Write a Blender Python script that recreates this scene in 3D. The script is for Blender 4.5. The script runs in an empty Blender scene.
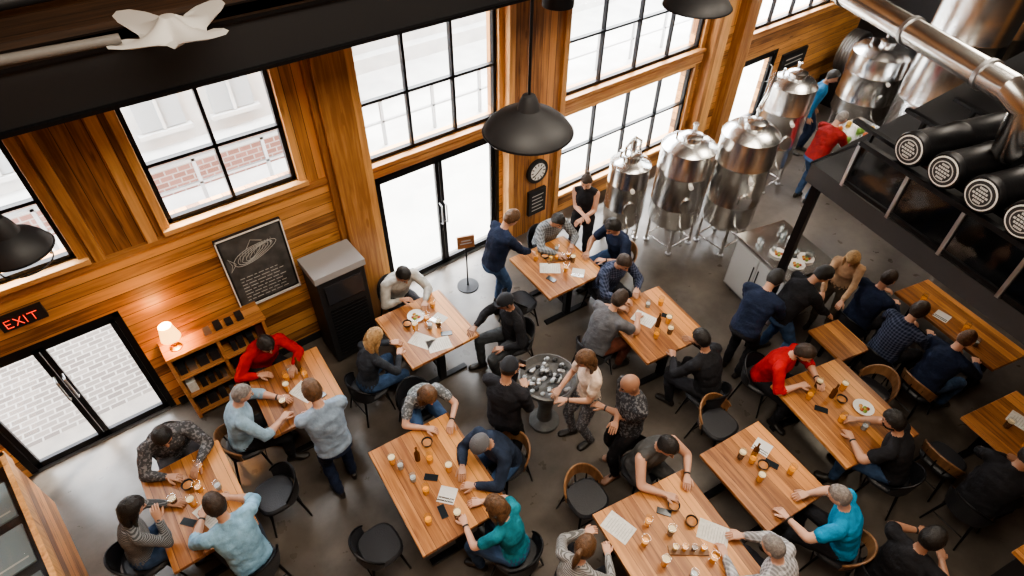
import bpy, bmesh, math, random
from mathutils import Matrix, Vector, noise
from mathutils.bvhtree import BVHTree
V=Vector
random.seed(7)
SC=bpy.context.scene
COL=bpy.context.collection
# ------------------------------------------------------------ camera
cam=bpy.data.cameras.new('camera'); co=bpy.data.objects.new('camera',cam); COL.objects.link(co)
cam.sensor_width=36; cam.lens=21.375; cam.clip_end=200
M=Matrix(((0.7917,0.4171,-0.4465),(-0.6109,0.5540,-0.5657),(0.0114,0.7206,0.6933))).to_4x4(); M.translation=(0,0,6.6)
co.matrix_world=M; SC.camera=co
# ------------------------------------------------------------ materials
MC={}
def nodes(m): return m.node_tree.nodes, m.node_tree.links
def pmat(name,c,rough=.6,metal=0,bump=0,bscale=40,var=0,vscale=6,emis=None,es=0,spec=.5,coat=0):
    if name in MC: return MC[name]
    m=bpy.data.materials.new(name); m.use_nodes=True; N,L=nodes(m); b=N['Principled BSDF']
    b.inputs['Base Color'].default_value=(*c,1); b.inputs['Roughness'].default_value=rough; b.inputs['Metallic'].default_value=metal
    b.inputs['Specular IOR Level'].default_value=spec; b.inputs['Coat Weight'].default_value=coat
    if emis: b.inputs['Emission Color'].default_value=(*emis,1); b.inputs['Emission Strength'].default_value=es
    tc=N.new('ShaderNodeTexCoord')
    if var:
        n=N.new('ShaderNodeTexNoise'); n.inputs['Scale'].default_value=vscale; n.inputs['Detail'].default_value=5; L.new(tc.outputs['Object'],n.inputs['Vector'])
        r=N.new('ShaderNodeValToRGB'); r.color_ramp.elements[0].position=.3; r.color_ramp.elements[1].position=.7
        r.color_ramp.elements[0].color=(*[x*(1-var) for x in c],1); r.color_ramp.elements[1].color=(*[min(1,x*(1+var)) for x in c],1)
        L.new(n.outputs['Fac'],r.inputs['Fac']); L.new(r.outputs['Color'],b.inputs['Base Color'])
    if bump:
        n=N.new('ShaderNodeTexNoise'); n.inputs['Scale'].default_value=bscale; n.inputs['Detail'].default_value=4; L.new(tc.outputs['Object'],n.inputs['Vector'])
        bp=N.new('ShaderNodeBump'); bp.inputs['Strength'].default_value=bump; bp.inputs['Distance'].default_value=.01
        L.new(n.outputs['Fac'],bp.inputs['Height']); L.new(bp.outputs['Normal'],b.inputs['Normal'])
    MC[name]=m; return m
def mth(N,L,op,a,b=None,clamp=False):
    n=N.new('ShaderNodeMath'); n.operation=op; n.use_clamp=clamp
    for i,x in enumerate((a,b)):
        if x is None: continue
        if isinstance(x,(int,float)): n.inputs[i].default_value=x
        else: L.new(x,n.inputs[i])
    return n.outputs[0]
def wood(name,c1,c2,grain='X',across='Z',pw=.14,rough=.45,gap=.05,coat=0,dark=.25,knots=0):
    m=bpy.data.materials.new(name); m.use_nodes=True; N,L=nodes(m); b=N['Principled BSDF']
    tc=N.new('ShaderNodeTexCoord'); s=N.new('ShaderNodeSeparateXYZ'); L.new(tc.outputs['Object'],s.inputs[0])
    ac=mth(N,L,'DIVIDE',s.outputs[across],pw); idn=mth(N,L,'FLOOR',ac); fr=mth(N,L,'FRACT',ac)
    wn=N.new('ShaderNodeTexWhiteNoise'); wn.noise_dimensions='1D'; L.new(idn,wn.inputs['W'])
    cb=N.new('ShaderNodeCombineXYZ')
    for ax in 'XYZ':
        L.new(mth(N,L,'MULTIPLY',s.outputs[ax],1.6 if ax==grain else 26),cb.inputs[ax])
    va=N.new('ShaderNodeVectorMath'); va.operation='ADD'; L.new(cb.outputs[0],va.inputs[0])
    sc=N.new('ShaderNodeVectorMath'); sc.operation='SCALE'; L.new(wn.outputs['Color'],sc.inputs[0]); sc.inputs['Scale'].default_value=50; L.new(sc.outputs[0],va.inputs[1])
    nt=N.new('ShaderNodeTexNoise'); nt.inputs['Scale'].default_value=1; nt.inputs['Detail'].default_value=6; nt.inputs['Distortion'].default_value=.6; L.new(va.outputs[0],nt.inputs['Vector'])
    f=mth(N,L,'ADD',mth(N,L,'MULTIPLY',nt.outputs['Fac'],.95),mth(N,L,'MULTIPLY',wn.outputs['Value'],.62))
    f=mth(N,L,'SUBTRACT',f,.28)
    if knots:
        cb2=N.new('ShaderNodeCombineXYZ')
        for ax in 'XYZ': L.new(mth(N,L,'MULTIPLY',s.outputs[ax],1.7 if ax==grain else 6.5),cb2.inputs[ax])
        vo=N.new('ShaderNodeTexVoronoi'); vo.inputs['Scale'].default_value=1; L.new(cb2.outputs[0],vo.inputs['Vector'])
        k=mth(N,L,'SUBTRACT',1.0,mth(N,L,'DIVIDE',vo.outputs['Distance'],.16),True)
        f=mth(N,L,'SUBTRACT',f,mth(N,L,'MULTIPLY',k,knots))
        n3=N.new('ShaderNodeTexNoise'); n3.inputs['Scale'].default_value=1.1; n3.inputs['Detail'].default_value=3; L.new(tc.outputs['Object'],n3.inputs['Vector'])
        f=mth(N,L,'ADD',f,mth(N,L,'MULTIPLY',mth(N,L,'SUBTRACT',n3.outputs['Fac'],.5),.5))
    r=N.new('ShaderNodeValToRGB'); r.color_ramp.elements[0].position=.12; r.color_ramp.elements[1].position=.78
    r.color_ramp.elements[0].color=(*c1,1); r.color_ramp.elements[1].color=(*c2,1); L.new(f,r.inputs['Fac'])
    g=mth(N,L,'GREATER_THAN',fr,gap); 
    mx=N.new('ShaderNodeMix'); mx.data_type='RGBA'; L.new(g,mx.inputs[0]); mx.inputs[6].default_value=(*[x*dark for x in c1],1); L.new(r.outputs['Color'],mx.inputs[7])
    L.new(mx.outputs[2],b.inputs['Base Color']); b.inputs['Roughness'].default_value=rough; b.inputs['Coat Weight'].default_value=coat; b.inputs['Coat Roughness'].default_value=.3
    bp=N.new('ShaderNodeBump'); bp.inputs['Strength'].default_value=.35; bp.inputs['Distance'].default_value=.01
    L.new(mth(N,L,'ADD',mth(N,L,'MULTIPLY',nt.outputs['Fac'],.3),g),bp.inputs['Height']); L.new(bp.outputs['Normal'],b.inputs['Normal'])
    MC[name]=m; return m
def cloth(kind,c):
    key='cloth_%s_%.2f_%.2f_%.2f'%(kind,*c)
    if key in MC: return MC[key]
    m=pmat(key,c,rough=.85,bump=.6,bscale=45,var=.28,vscale=10,spec=.25)
    if kind=='plain': return m
    N,L=nodes(m); b=N['Principled BSDF']; tc=N.new('ShaderNodeTexCoord')
    c2=[min(1,x*2.2+.06) for x in c]
    if kind=='stripe':
        t=N.new('ShaderNodeTexWave'); t.bands_direction='Z'; t.inputs['Scale'].default_value=22; t.inputs['Distortion'].default_value=1.5; L.new(tc.outputs['Object'],t.inputs['Vector']); o=t.outputs['Fac']; lo,hi=.45,.6
    elif kind=='plaid':
        t=N.new('ShaderNodeTexWave'); t.bands_direction='Z'; t.inputs['Scale'].default_value=9; L.new(tc.outputs['Object'],t.inputs['Vector'])
        t2=N.new('ShaderNodeTexWave'); t2.bands_direction='X'; t2.inputs['Scale'].default_value=9; L.new(tc.outputs['Object'],t2.inputs['Vector'])
        o=mth(N,L,'MULTIPLY',mth(N,L,'ADD',mth(N,L,'GREATER_THAN',t.outputs['Fac'],.62),mth(N,L,'GREATER_THAN',t2.outputs['Fac'],.62)),.5); lo,hi=.0,1.0
    else:
        t=N.new('ShaderNodeTexNoise'); t.inputs['Scale'].default_value=38; t.inputs['Detail'].default_value=2; L.new(tc.outputs['Object'],t.inputs['Vector']); o=t.outputs['Fac']; lo,hi=.50,.60
    r=N.new('ShaderNodeValToRGB'); r.color_ramp.elements[0].position=lo; r.color_ramp.elements[1].position=hi
    r.color_ramp.elements[0].color=(*c,1); r.color_ramp.elements[1].color=(*c2,1); L.new(o,r.inputs['Fac']); L.new(r.outputs['Color'],b.inputs['Base Color'])
    return m
WH=wood('wall_planks_horizontal',(.17,.068,.022),(.68,.33,.11),'X','Z',.15,knots=.5)
WV=wood('wall_planks_vertical',(.16,.062,.02),(.66,.31,.105),'Z','X',.13,knots=.5)
WS=wood('side_planks',(.16,.06,.02),(.6,.28,.1),'Y','Z',.15,knots=.5)
TRIM=wood('trim_timber',(.30,.13,.042),(.76,.41,.155),'Z','X',.5,gap=0,knots=.5)
TRIMX=wood('trim_timber_long',(.32,.135,.045),(.78,.42,.16),'X','Z',.5,gap=0,knots=.5)
TOP=wood('table_planks',(.24,.09,.028),(.70,.33,.11),'Y','X',.115,rough=.42,gap=.035,coat=.03,knots=.25)
TOP2=wood('table_planks_dark',(.19,.07,.022),(.62,.275,.09),'Y','X',.115,rough=.42,gap=.035,coat=.03,knots=.25)
CWOOD=wood('chair_wood',(.13,.06,.025),(.34,.18,.08),'Z','X',.6,gap=0)
SHELFW=wood('sideboard_wood',(.24,.09,.03),(.6,.28,.10),'X','Y',.12,gap=.03)
BLK=pmat('black_steel',(.014,.014,.016),.4,.6,bump=.1)
BLKP=pmat('black_paint',(.016,.016,.018),.55)
LEA=pmat('black_leather',(.02,.021,.026),.42,bump=.3,bscale=90)
STEEL=pmat('stainless_steel',(.76,.76,.75),.25,1,bump=.05,bscale=8,var=.08)
STEELD=pmat('dull_steel',(.42,.42,.43),.4,1)
WHT=pmat('white_ceramic',(.8,.79,.76),.3)
PAPER=pmat('paper',(.66,.64,.59),.8,var=.12,vscale=30)
BEER=pmat('amber_beer',(.85,.33,.03),.15,emis=(.75,.25,.02),es=.15)  # weak emission stands in for light passing through the beer
FOAM=pmat('beer_foam',(.85,.70,.45),.8)
def glassmat(name,f,col=(1,1,1)):
    m=bpy.data.materials.new(name); m.use_nodes=True; N,L=nodes(m); N.remove(N['Principled BSDF']); o=N['Material Output']
    t=N.new('ShaderNodeBsdfTransparent'); t.inputs[0].default_value=(*col,1); g=N.new('ShaderNodeBsdfGlossy'); g.inputs['Roughness'].default_value=.05
    mx=N.new('ShaderNodeMixShader'); mx.inputs[0].default_value=f
    L.new(t.outputs[0],mx.inputs[1]); L.new(g.outputs[0],mx.inputs[2]); L.new(mx.outputs[0],o.inputs[0]); return m
GLASS=glassmat('window_glass',.04,(.98,.99,.99)); CUP=glassmat('drink_glass',.14,(.93,.95,.96))
# ------------------------------------------------------------ mesh builder
class MB:
    def __init__(s): s.v=[];s.f=[];s.m=[];s.mats=[]
    def mi(s,m):
        if m not in s.mats: s.mats.append(m)
        return s.mats.index(m)
    def box(s,x0,x1,y0,y1,z0,z1,m):
        i=len(s.v); s.v+=[V((x,y,z)) for x in (x0,x1) for y in (y0,y1) for z in (z0,z1)]
        for q in ((0,1,3,2),(4,6,7,5),(0,4,5,1),(2,3,7,6),(0,2,6,4),(1,5,7,3)): s.f.append(tuple(i+k for k in q)); s.m.append(s.mi(m))
    def obox(s,c,ax,ay,az,m):
        i=len(s.v); c=V(c); s.v+=[c+V(ax)*a+V(ay)*b+V(az)*d for a in (-1,1) for b in (-1,1) for d in (-1,1)]
        for q in ((0,1,3,2),(4,6,7,5),(0,4,5,1),(2,3,7,6),(0,2,6,4),(1,5,7,3)): s.f.append(tuple(i+k for k in q)); s.m.append(s.mi(m))
    def rings(s,R,m,cap=True):
        n=len(R[0]); i=len(s.v); k=s.mi(m)
        for r in R: s.v+=[V(p) for p in r]
        for a in range(len(R)-1):
            for b in range(n):
                s.f.append((i+a*n+b,i+a*n+(b+1)%n,i+(a+1)*n+(b+1)%n,i+(a+1)*n+b)); s.m.append(k)
        if cap:
            s.f.append(tuple(i+b for b in range(n))[::-1]); s.m.append(k)
            e=i+(len(R)-1)*n; s.f.append(tuple(e+b for b in range(n))); s.m.append(k)
    def ell(s,R,m,n=12,p=2.0):
        out=[]
        for c,ax,ay,ra,rb in R:
            c=V(c);rr=[]
            for j in range(n):
                t=2*math.pi*j/n; x=math.cos(t);y=math.sin(t)
                x=math.copysign(abs(x)**(2/p),x); y=math.copysign(abs(y)**(2/p),y)
                rr.append(c+V(ax)*x*ra+V(ay)*y*rb)
            out.append(rr)
        s.rings(out,m)
    def limb(s,pts,rad,m,n=10,cap=True):
        pts=[V(p) for p in pts]; R=[]; ref=None
        if cap:
            t0=(pts[0]-pts[1]).normalized(); t1=(pts[-1]-pts[-2]).normalized()
            pts=[pts[0]+t0*rad[0]*.7]+pts+[pts[-1]+t1*rad[-1]*.7]; rad=[rad[0]*.6]+list(rad)+[rad[-1]*.6]
        for i,p in enumerate(pts):
            a=pts[max(i-1,0)]; b=pts[min(i+1,len(pts)-1)]; t=(b-a).normalized()
            if ref is None:
                ref=t.orthogonal().normalized()
            ref=(ref-t*ref.dot(t)).normalized(); y=t.cross(ref)
            R.append((p,ref,y,rad[i],rad[i]))
        s.ell(R,m,n)
    def cyl(s,a,b,r,m,n=16,r2=None): s.limb([a,b],[r,r2 if r2 is not None else r],m,n,cap=False)
    def lathe(s,prof,m,n=24,c=(0,0,0),cap=True):
        c=V(c); s.rings([[c+V((r*math.cos(2*math.pi*j/n),r*math.sin(2*math.pi*j/n),z)) for j in range(n)] for r,z in prof],m,cap)
    def sph(s,c,r,m,ax=None,n=10):
        c=V(c); ax=ax or (V((1,0,0)),V((0,1,0)),V((0,0,1))); r=(r,r,r) if isinstance(r,(int,float)) else r
        R=[]
        for i in range(n-1):
            th=math.pi*(i+.5)/(n-1); R.append((c+ax[2]*(-math.cos(th))*r[2],ax[0],ax[1],math.sin(th)*r[0],math.sin(th)*r[1]))
        s.ell(R,m,n+2)
    def mesh(s,name,smooth=True):
        me=bpy.data.meshes.new(name); me.from_pydata(s.v,[],s.f)
        for m in s.mats: me.materials.append(m)
        me.polygons.foreach_set('material_index',s.m)
        bm=bmesh.new(); bm.from_mesh(me); bmesh.ops.recalc_face_normals(bm,faces=bm.faces); bm.to_mesh(me); bm.free()
        if smooth:
            me.polygons.foreach_set('use_smooth',[True]*len(me.polygons)); me.set_sharp_from_angle(angle=math.radians(40))
        me.update(); return me
    def obj(s,name,loc=(0,0,0),rot=0,smooth=True,bevel=0):
        o=bpy.data.objects.new(name,s.mesh(name,smooth)); COL.objects.link(o); o.location=loc; o.rotation_euler=(0,0,rot)
        if bevel:
            b=o.modifiers.new('bevel','BEVEL'); b.width=bevel; b.segments=2; b.limit_method='ANGLE'
        return o
def inst(name,me,loc,rot=0,rx=None):
    o=bpy.data.objects.new(name,me); COL.objects.link(o); o.location=loc; o.rotation_euler=(0,0,rot) if rx is None else (rx[0],rx[1],rot); return o
# ------------------------------------------------------------ floor
def floor_mat():
    m=bpy.data.materials.new('polished_concrete'); m.use_nodes=True; N,L=nodes(m); b=N['Principled BSDF']; tc=N.new('ShaderNodeTexCoord')
    n=N.new('ShaderNodeTexNoise'); n.inputs['Scale'].default_value=.9; n.inputs['Detail'].default_value=9; n.inputs['Roughness'].default_value=.65; L.new(tc.outputs['Object'],n.inputs['Vector'])
    r=N.new('ShaderNodeValToRGB'); r.color_ramp.elements[0].position=.32; r.color_ramp.elements[1].position=.7
    r.color_ramp.elements[0].color=(.05,.042,.035,1); r.color_ramp.elements[1].color=(.15,.127,.108,1)
    L.new(n.outputs['Fac'],r.inputs['Fac']); L.new(r.outputs['Color'],b.inputs['Base Color'])
    n2=N.new('ShaderNodeTexNoise'); n2.inputs['Scale'].default_value=5; n2.inputs['Detail'].default_value=6; L.new(tc.outputs['Object'],n2.inputs['Vector'])
    mr=N.new('ShaderNodeMapRange'); mr.inputs['To Min'].default_value=.2; mr.inputs['To Max'].default_value=.42; L.new(n2.outputs['Fac'],mr.inputs['Value']); L.new(mr.outputs[0],b.inputs['Roughness'])
    return m
FM=floor_mat()
b=MB(); b.box(-2.9,15.2,-6.2,6.7,-.2,0,FM); b.obj('floor',smooth=False)
# ------------------------------------------------------------ walls
def wallgrid(name,x0,x1,y0,y1,z1,ops):
    xs=sorted({x0,x1,*[o[0] for o in ops],*[o[1] for o in ops]}); zs=sorted({0,z1,2.42,*[o[2] for o in ops],*[o[3] for o in ops]})
    b=MB()
    for i in range(len(xs)-1):
        for j in range(len(zs)-1):
            cx=(xs[i]+xs[i+1])/2; cz=(zs[j]+zs[j+1])/2
            if any(o[0]<cx<o[1] and o[2]<cz<o[3] for o in ops): continue
            b.box(xs[i],xs[i+1],y0,y1,zs[j],zs[j+1],WV if cz>2.42 else WH)
    return b.obj(name,smooth=False)
wallgrid('wall_back',-2.9,2.62,6.25,6.5,7.6,[(-2.1,-.6,2.56,3.93),(.28,1.72,2.56,3.93),(-2.18,-.55,0,1.77)])
wallgrid('wall_back_right',2.62,15.2,6.45,6.7,7.6,[(2.7,4.78,2.28,3.87),(2.7,4.8,0,2.06),(6.02,9.25,2.22,3.87),(6.02,9.2,.45,1.9),(10.7,13.5,2.15,3.87),(10.8,12.0,0,1.55)])
b=MB(); b.box(-3.1,-2.9,-6.2,6.5,0,7.6,WS); b.obj('wall_left',smooth=False)
b=MB(); b.box(15.2,15.4,-6.2,6.7,0,7.6,BLKP); b.obj('wall_right',smooth=False)
b=MB(); b.box(-3.1,15.4,-6.4,-6.2,0,7.6,WH); b.obj('wall_front',smooth=False)
b=MB(); b.box(-3.1,15.4,-6.4,6.7,7.6,7.8,pmat('ceiling_paint',(.35,.32,.3),.8)); b.obj('ceiling',smooth=False)
def window(name,x0,x1,z0,z1,y,nx,nz,trim=True,fw=.05):
    b=MB(); y0,y1=y+.03,y+.10
    b.box(x0,x0+fw,y0,y1,z0,z1,BLK); b.box(x1-fw,x1,y0,y1,z0,z1,BLK); b.box(x0,x1,y0,y1,z0,z0+fw,BLK); b.box(x0,x1,y0,y1,z1-fw,z1,BLK)
    for i in range(1,nx): xx=x0+(x1-x0)*i/nx; b.box(xx-.018,xx+.018,y0,y1,z0,z1,BLK)
    for i in range(1,nz): zz=z0+(z1-z0)*i/nz; b.box(x0,x1,y0,y1,zz-.018,zz+.018,BLK)
    b.box(x0,x1,y+.06,y+.066,z0,z1,GLASS)
    b.obj(name,smooth=False)
    if trim:
        t=MB(); w=.09
        t.box(x0-w,x0,y-.04,y+.02,z0-w,z1+w,TRIM); t.box(x1,x1+w,y-.04,y+.02,z0-w,z1+w,TRIM)
        t.box(x0,x1,y-.04,y+.02,z1,z1+w,TRIMX); t.box(x0-w,x1+w,y-.10,y+.03,z0-.06,z0,TRIMX)
        t.obj('trim_'+name,smooth=False,bevel=.006)
window('window_1',-2.1,-.6,2.56,3.93,6.25,2,2)
window('window_2',.28,1.72,2.56,3.93,6.25,2,2)
window('window_3',2.7,4.78,2.28,3.87,6.45,3,2)
window('window_4',6.02,9.25,2.22,3.87,6.45,4,2)
window('window_5',6.02,9.2,.45,1.9,6.45,4,2)
window('window_6',10.7,13.5,2.15,3.87,6.45,4,2)
def door(name,x0,x1,z1,y,leaves=2):
    b=MB(); y0,y1=y+.005,y+.12
    b.box(x0,x0+.07,y0,y1,0,z1,BLK); b.box(x1-.07,x1,y0,y1,0,z1,BLK); b.box(x0,x1,y0,y1,z1-.08,z1,BLK); b.box(x0,x1,y0,y1,0,.02,STEELD)
    w=(x1-x0-.14)/leaves
    for i in range(leaves):
        a=x0+.07+w*i; c=a+w; q0,q1=y+.03,y+.08
        b.box(a+.005,a+.06,q0,q1,.03,z1-.08,BLK); b.box(c-.06,c-.005,q0,q1,.03,z1-.08,BLK); b.box(a,c,q0,q1,.03,.12,BLK); b.box(a,c,q0,q1,z1-.15,z1-.08,BLK)
        b.box(a,c,y+.052,y+.058,.1,z1-.1,GLASS)
        hx=c-.04 if i==0 else a+.04
        b.limb([(hx,y+.03,.85),(hx,y-.04,.88),(hx,y-.04,1.2),(hx,y+.03,1.23)],[.012]*4,STEELD,8)
    b.obj(name,smooth=True)
door('door_1',-2.18,-.55,1.77,6.25); door('door_2',2.7,4.8,2.06,6.45); door('door_3',10.8,12.0,1.55,6.45,1)
t=MB(); t.box(2.12,2.6,6.1,6.5,0,5.0,TRIM); t.box(2.05,2.12,6.17,6.3,0,5,TRIM); t.box(2.6,2.66,6.3,6.47,0,5,TRIM); t.obj('trim_column_1',smooth=False,bevel=.01)
t=MB(); t.box(4.92,5.88,6.33,6.46,0,5.0,WV); t.box(4.86,4.96,6.28,6.46,0,5,TRIM); t.box(5.84,5.94,6.28,6.46,0,5,TRIM); t.obj('trim_column_2',smooth=False,bevel=.008)
t=MB(); t.box(9.4,9.75,6.25,6.46,0,5,TRIM); t.box(10.2,10.55,6.25,6.46,0,5,TRIM); t.obj('trim_column_3',smooth=False,bevel=.01)
t=MB(); t.box(6.0,9.3,6.36,6.46,1.98,2.14,TRIMX); t.obj('trim_band_1',smooth=False,bevel=.01)
t=MB(); t.box(2.66,4.86,6.36,6.46,2.1,2.2,TRIMX); t.obj('trim_band_2',smooth=False,bevel=.01)
t=MB(); t.box(-2.9,2.05,6.2,6.26,2.4,2.47,TRIMX); t.obj('trim_band_3',smooth=False,bevel=.008)
t=MB(); t.box(-.5,2.1,6.23,6.26,0,.12,BLKP); t.obj('baseboard_back',smooth=False)
t=MB(); 
for x in (-.48,.02,): t.box(x,x+.1,6.19,6.26,2.47,4.6,TRIM)
t.obj('trim_batten',smooth=False,bevel=.006)
# ------------------------------------------------------------ outdoors
def brick(name,c1,c2,mo,sc=2.6,vert=False,ms=.03):
    m=bpy.data.materials.new(name); m.use_nodes=True; N,L=nodes(m); b=N['Principled BSDF']; tc=N.new('ShaderNodeTexCoord')
    t=N.new('ShaderNodeTexBrick'); t.inputs['Scale'].default_value=sc; t.inputs['Color1'].default_value=(*c1,1); t.inputs['Color2'].default_value=(*c2,1); t.inputs['Mortar'].default_value=(*mo,1); t.inputs['Mortar Size'].default_value=ms
    if vert:
        mp=N.new('ShaderNodeMapping'); mp.inputs['Rotation'].default_value=(math.pi/2,0,0); L.new(tc.outputs['Object'],mp.inputs[0]); L.new(mp.outputs[0],t.inputs['Vector'])
    else: L.new(tc.outputs['Object'],t.inputs['Vector'])
    L.new(t.outputs['Color'],b.inputs['Base Color']); b.inputs['Roughness'].default_value=.9; return m
b=MB(); b.box(-25,1.2,6.5,8.6,-.25,-.05,brick('brick_pavers',(.045,.036,.032),(.085,.072,.065),(.14,.13,.12))); b.obj('ground_pavers',smooth=False)
b=MB(); b.box(1.2,40,6.7,8.6,-.25,-.05,pmat('entry_concrete',(.42,.42,.40),.9,var=.12,vscale=1)); b.obj('ground_entry',smooth=False)
b=MB(); b.box(-25,40,8.6,40,-.25,-.06,pmat('sidewalk',(.40,.395,.38),.9,var=.12,vscale=1.5)); b.obj('ground_sidewalk',smooth=False)
FB=brick('facade_brick',(.16,.075,.058),(.22,.11,.09),(.27,.23,.21),2.2,True); FP=pmat('facade_paint',(.42,.42,.41),.9,var=.12,vscale=2)
b=MB(); b.box(-14,4.4,11.2,15,-.06,.62,FB); b.box(-14,4.4,11.15,15,.62,.74,FP)
b.box(-14,4.4,11.5,15,.74,5,FP)
WG_=pmat('facade_window',(.26,.28,.29),.3)
for i in range(14):
    x=-13+i*1.25; b.box(x,x+.75,11.42,11.5,1.1,2.5,WG_); b.box(x+.35,x+.4,11.38,11.42,1.1,2.5,FP); b.box(x-.08,x+.83,11.36,11.5,1.0,1.08,FP)
b.obj('building_facade_brick',smooth=False)
b=MB(); b.box(4.8,30,14,18,-.06,5,FP); b.box(4.8,30,13.7,14,-.06,.3,FP)
for i in range(12): x=5.4+i*2; b.box(x,x+1.1,13.92,14,.7,2.2,WG_)
b.obj('building_facade_far',smooth=False)
b=MB()
for i in range(20): b.box(-6+i*1.2,-5.94+i*1.2,10.4,10.46,-.06,.95,STEELD)
b.box(-6,16.9,10.4,10.46,.9,.96,STEELD); b.box(-6,16.9,10.4,10.46,.45,.49,STEELD); b.obj('street_railing',smooth=False)
# ------------------------------------------------------------ tables
TABLES={}
def table(key,cx,cy,w,l,rot,mat=TOP,z=.75):
    b=MB(); b.box(-w/2,w/2,-l/2,l/2,z-.045,z,mat)
    b.box(-w/2+.1,w/2-.1,-l/2+.1,l/2-.1,z-.075,z-.045,BLK)
    for sy in (-1,1):
        y=sy*(l/2-.2); b.box(-.05,.05,y-.04,y+.04,.04,z-.07,BLK); b.box(-w/2+.12,w/2-.12,y-.04,y+.04,0,.04,BLK); b.box(-w/2+.14,w/2-.14,y-.03,y+.03,z-.11,z-.07,BLK)
    b.box(-.03,.03,-l/2+.2,l/2-.2,.18,.24,BLK)
    o=b.obj('wooden_dining_table',(cx,cy,0),math.radians(rot),smooth=False,bevel=.006); TABLES[key]=(cx,cy,w,l,math.radians(rot),z)
table('A',-.67,4.23,.8,1.18,0,TOP); table('B',.69,4.95,.87,1.0,-4,TOP2); table('C',2.44,4.87,.98,1.02,-2)
table('D',4.58,4.76,1.0,1.0,-4); table('E',4.86,3.14,1.0,1.04,-9,TOP2); table('F',1.39,2.98,.98,1.32,-5)
table('G',2.86,1.0,1.15,1.2,-11); table('H',4.17,.94,.88,.98,-8,TOP2); table('I',5.6,.87,1.08,1.2,-14)
table('J',6.95,-.55,.95,.85,-14,TOP2); table('K',8.12,.7,.65,1.5,-14,TOP2)
# ------------------------------------------------------------ chair
def chair_mesh(wd):
    b=MB(); R=[]
    for z,s in ((.40,.9),(.42,1),(.455,1),(.475,.9)): R.append((V((0,.02,z)),V((1,0,0)),V((0,1,0)),.215*s,.21*s))
    b.ell(R,LEA,20,3)
    n=16
    rings=[]
    for i in range(n):
        a=math.radians(-78+156*i/(n-1)); d=V((math.sin(a),-math.cos(a),0)); h=.71-.16*abs(i/(n-1)*2-1)**2; lo=.44 if not wd else h-.13
        rings.append([d*.212+V((0,0,lo)),d*.228+V((0,0,lo)),d*.248+V((0,0,h)),d*.23+V((0,0,h))])
    b.rings(rings,CWOOD if wd else LEA)
    pts=[];rad=[]
    for i in range(n):
        a=math.radians(-80+160*i/(n-1)); d=V((math.sin(a),-math.cos(a),0)); h=.72-.16*abs(i/(n-1)*2-1)**2
        pts.append(d*.24+V((0,0,h))); rad.append(.013)
    b.limb(pts,rad,CWOOD if wd else BLK,8)
    if wd:
        for a in (-70,-35,0,35,70):
            a=math.radians(a); d=V((math.sin(a),-math.cos(a),0)); b.limb([d*.2+V((0,0,.44)),d*.232+V((0,0,.62 if abs(a)<1 else .5))],[.009,.009],BLK,6)
    for sx in (-1,1):
        for sy in (-1,1): b.limb([(sx*.15,sy*.14,.42),(sx*.205,sy*.205,.012)],[.016,.011],BLK,8)
    b.limb([(-.18,.17,.2),(.18,.17,.2)],[.008,.008],BLK,6); b.limb([(-.18,-.17,.2),(.18,-.17,.2)],[.008,.008],BLK,6)
    return b.mesh('chair')
CH=chair_mesh(False); CHW=chair_mesh(True); cnt=[0]
def chair(x,y,face,wd=None):
    cnt[0]+=1; inst('dining_chair',(CHW if (cnt[0]%5==0 if wd is None else wd) else CH),(x,y,0),math.radians(face-90))
# ------------------------------------------------------------ people
SK={'l':(.60,.35,.25),'m':(.48,.27,.18),'t':(.34,.18,.115),'d':(.13,.065,.04)}
def skin(k): return pmat('skin_'+k,SK[k],.5,bump=.1,bscale=120,var=.06,vscale=10)
HC={'black':(.012,.010,.009),'dark':(.035,.02,.012),'brown':(.11,.055,.025),'blond':(.36,.22,.10),'grey':(.22,.20,.19)}
def hairm(k): return pmat('hair_'+k,HC[k],.5,bump=.9,bscale=90,var=.35,vscale=40)
EYEW=pmat('eye_white',(.75,.73,.7),.3); IRIS=pmat('iris',(.03,.018,.012),.2); LIP=pmat('lips',(.35,.12,.10),.5)
def ik2(a,t,l1,l2,pole):
    d=t-a; L=d.length
    if L>(l1+l2)*.985: t=a+d.normalized()*(l1+l2)*.985; d=t-a; L=d.length
    if L<abs(l1-l2)+.05: L=abs(l1-l2)+.05; t=a+d.normalized()*L; d=t-a
    u=d.normalized(); x=(l1*l1-l2*l2+L*L)/(2*L); h=math.sqrt(max(l1*l1-x*x,0)); p=(pole-u*pole.dot(u)).normalized()
    return a+u*x+p*h, t
def hand(b,w,d,n,side,curl,sk):
    d=d.normalized(); n=(n-d*n.dot(d)).normalized(); s=d.cross(n)*side
    b.ell([(w-d*.03,s,n,.028,.025),(w,s,n,.029,.021),(w+d*.03,s,n,.037,.017),(w+d*.065,s,n,.042,.016),(w+d*.09,s,n,.041,.013)],sk,10,2.5)
    for i,(o,l) in enumerate(((.031,.068),(.0105,.078),(-.0105,.072),(-.031,.056))):
        p=w+d*.082+s*o; pts=[p]; dd=d.copy(); ang=curl*(1+.12*i)*.55
        fan=s*o*1.6
        for q in (.45,.3,.25):
            dd=(dd*math.cos(ang)+n*math.sin(ang)).normalized(); nn=(n-dd*n.dot(dd))
            if nn.length<.15: nn=-d
            p=p+(dd+fan*.6).normalized()*l*q; pts.append(p)
        b.limb(pts,[.0098,.0092,.0088,.0075],sk,6)
    p=w+d*.022+s*.024; t=(d*.62+s*.72+n*.25).normalized(); p2=p+t*.035; t2=(d*.85+s*.3+n*.4).normalized()
    b.limb([p,p2,p2+t2*.028,p2+t2*.05],[.0145,.0125,.011,.0085],sk,6)
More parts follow.
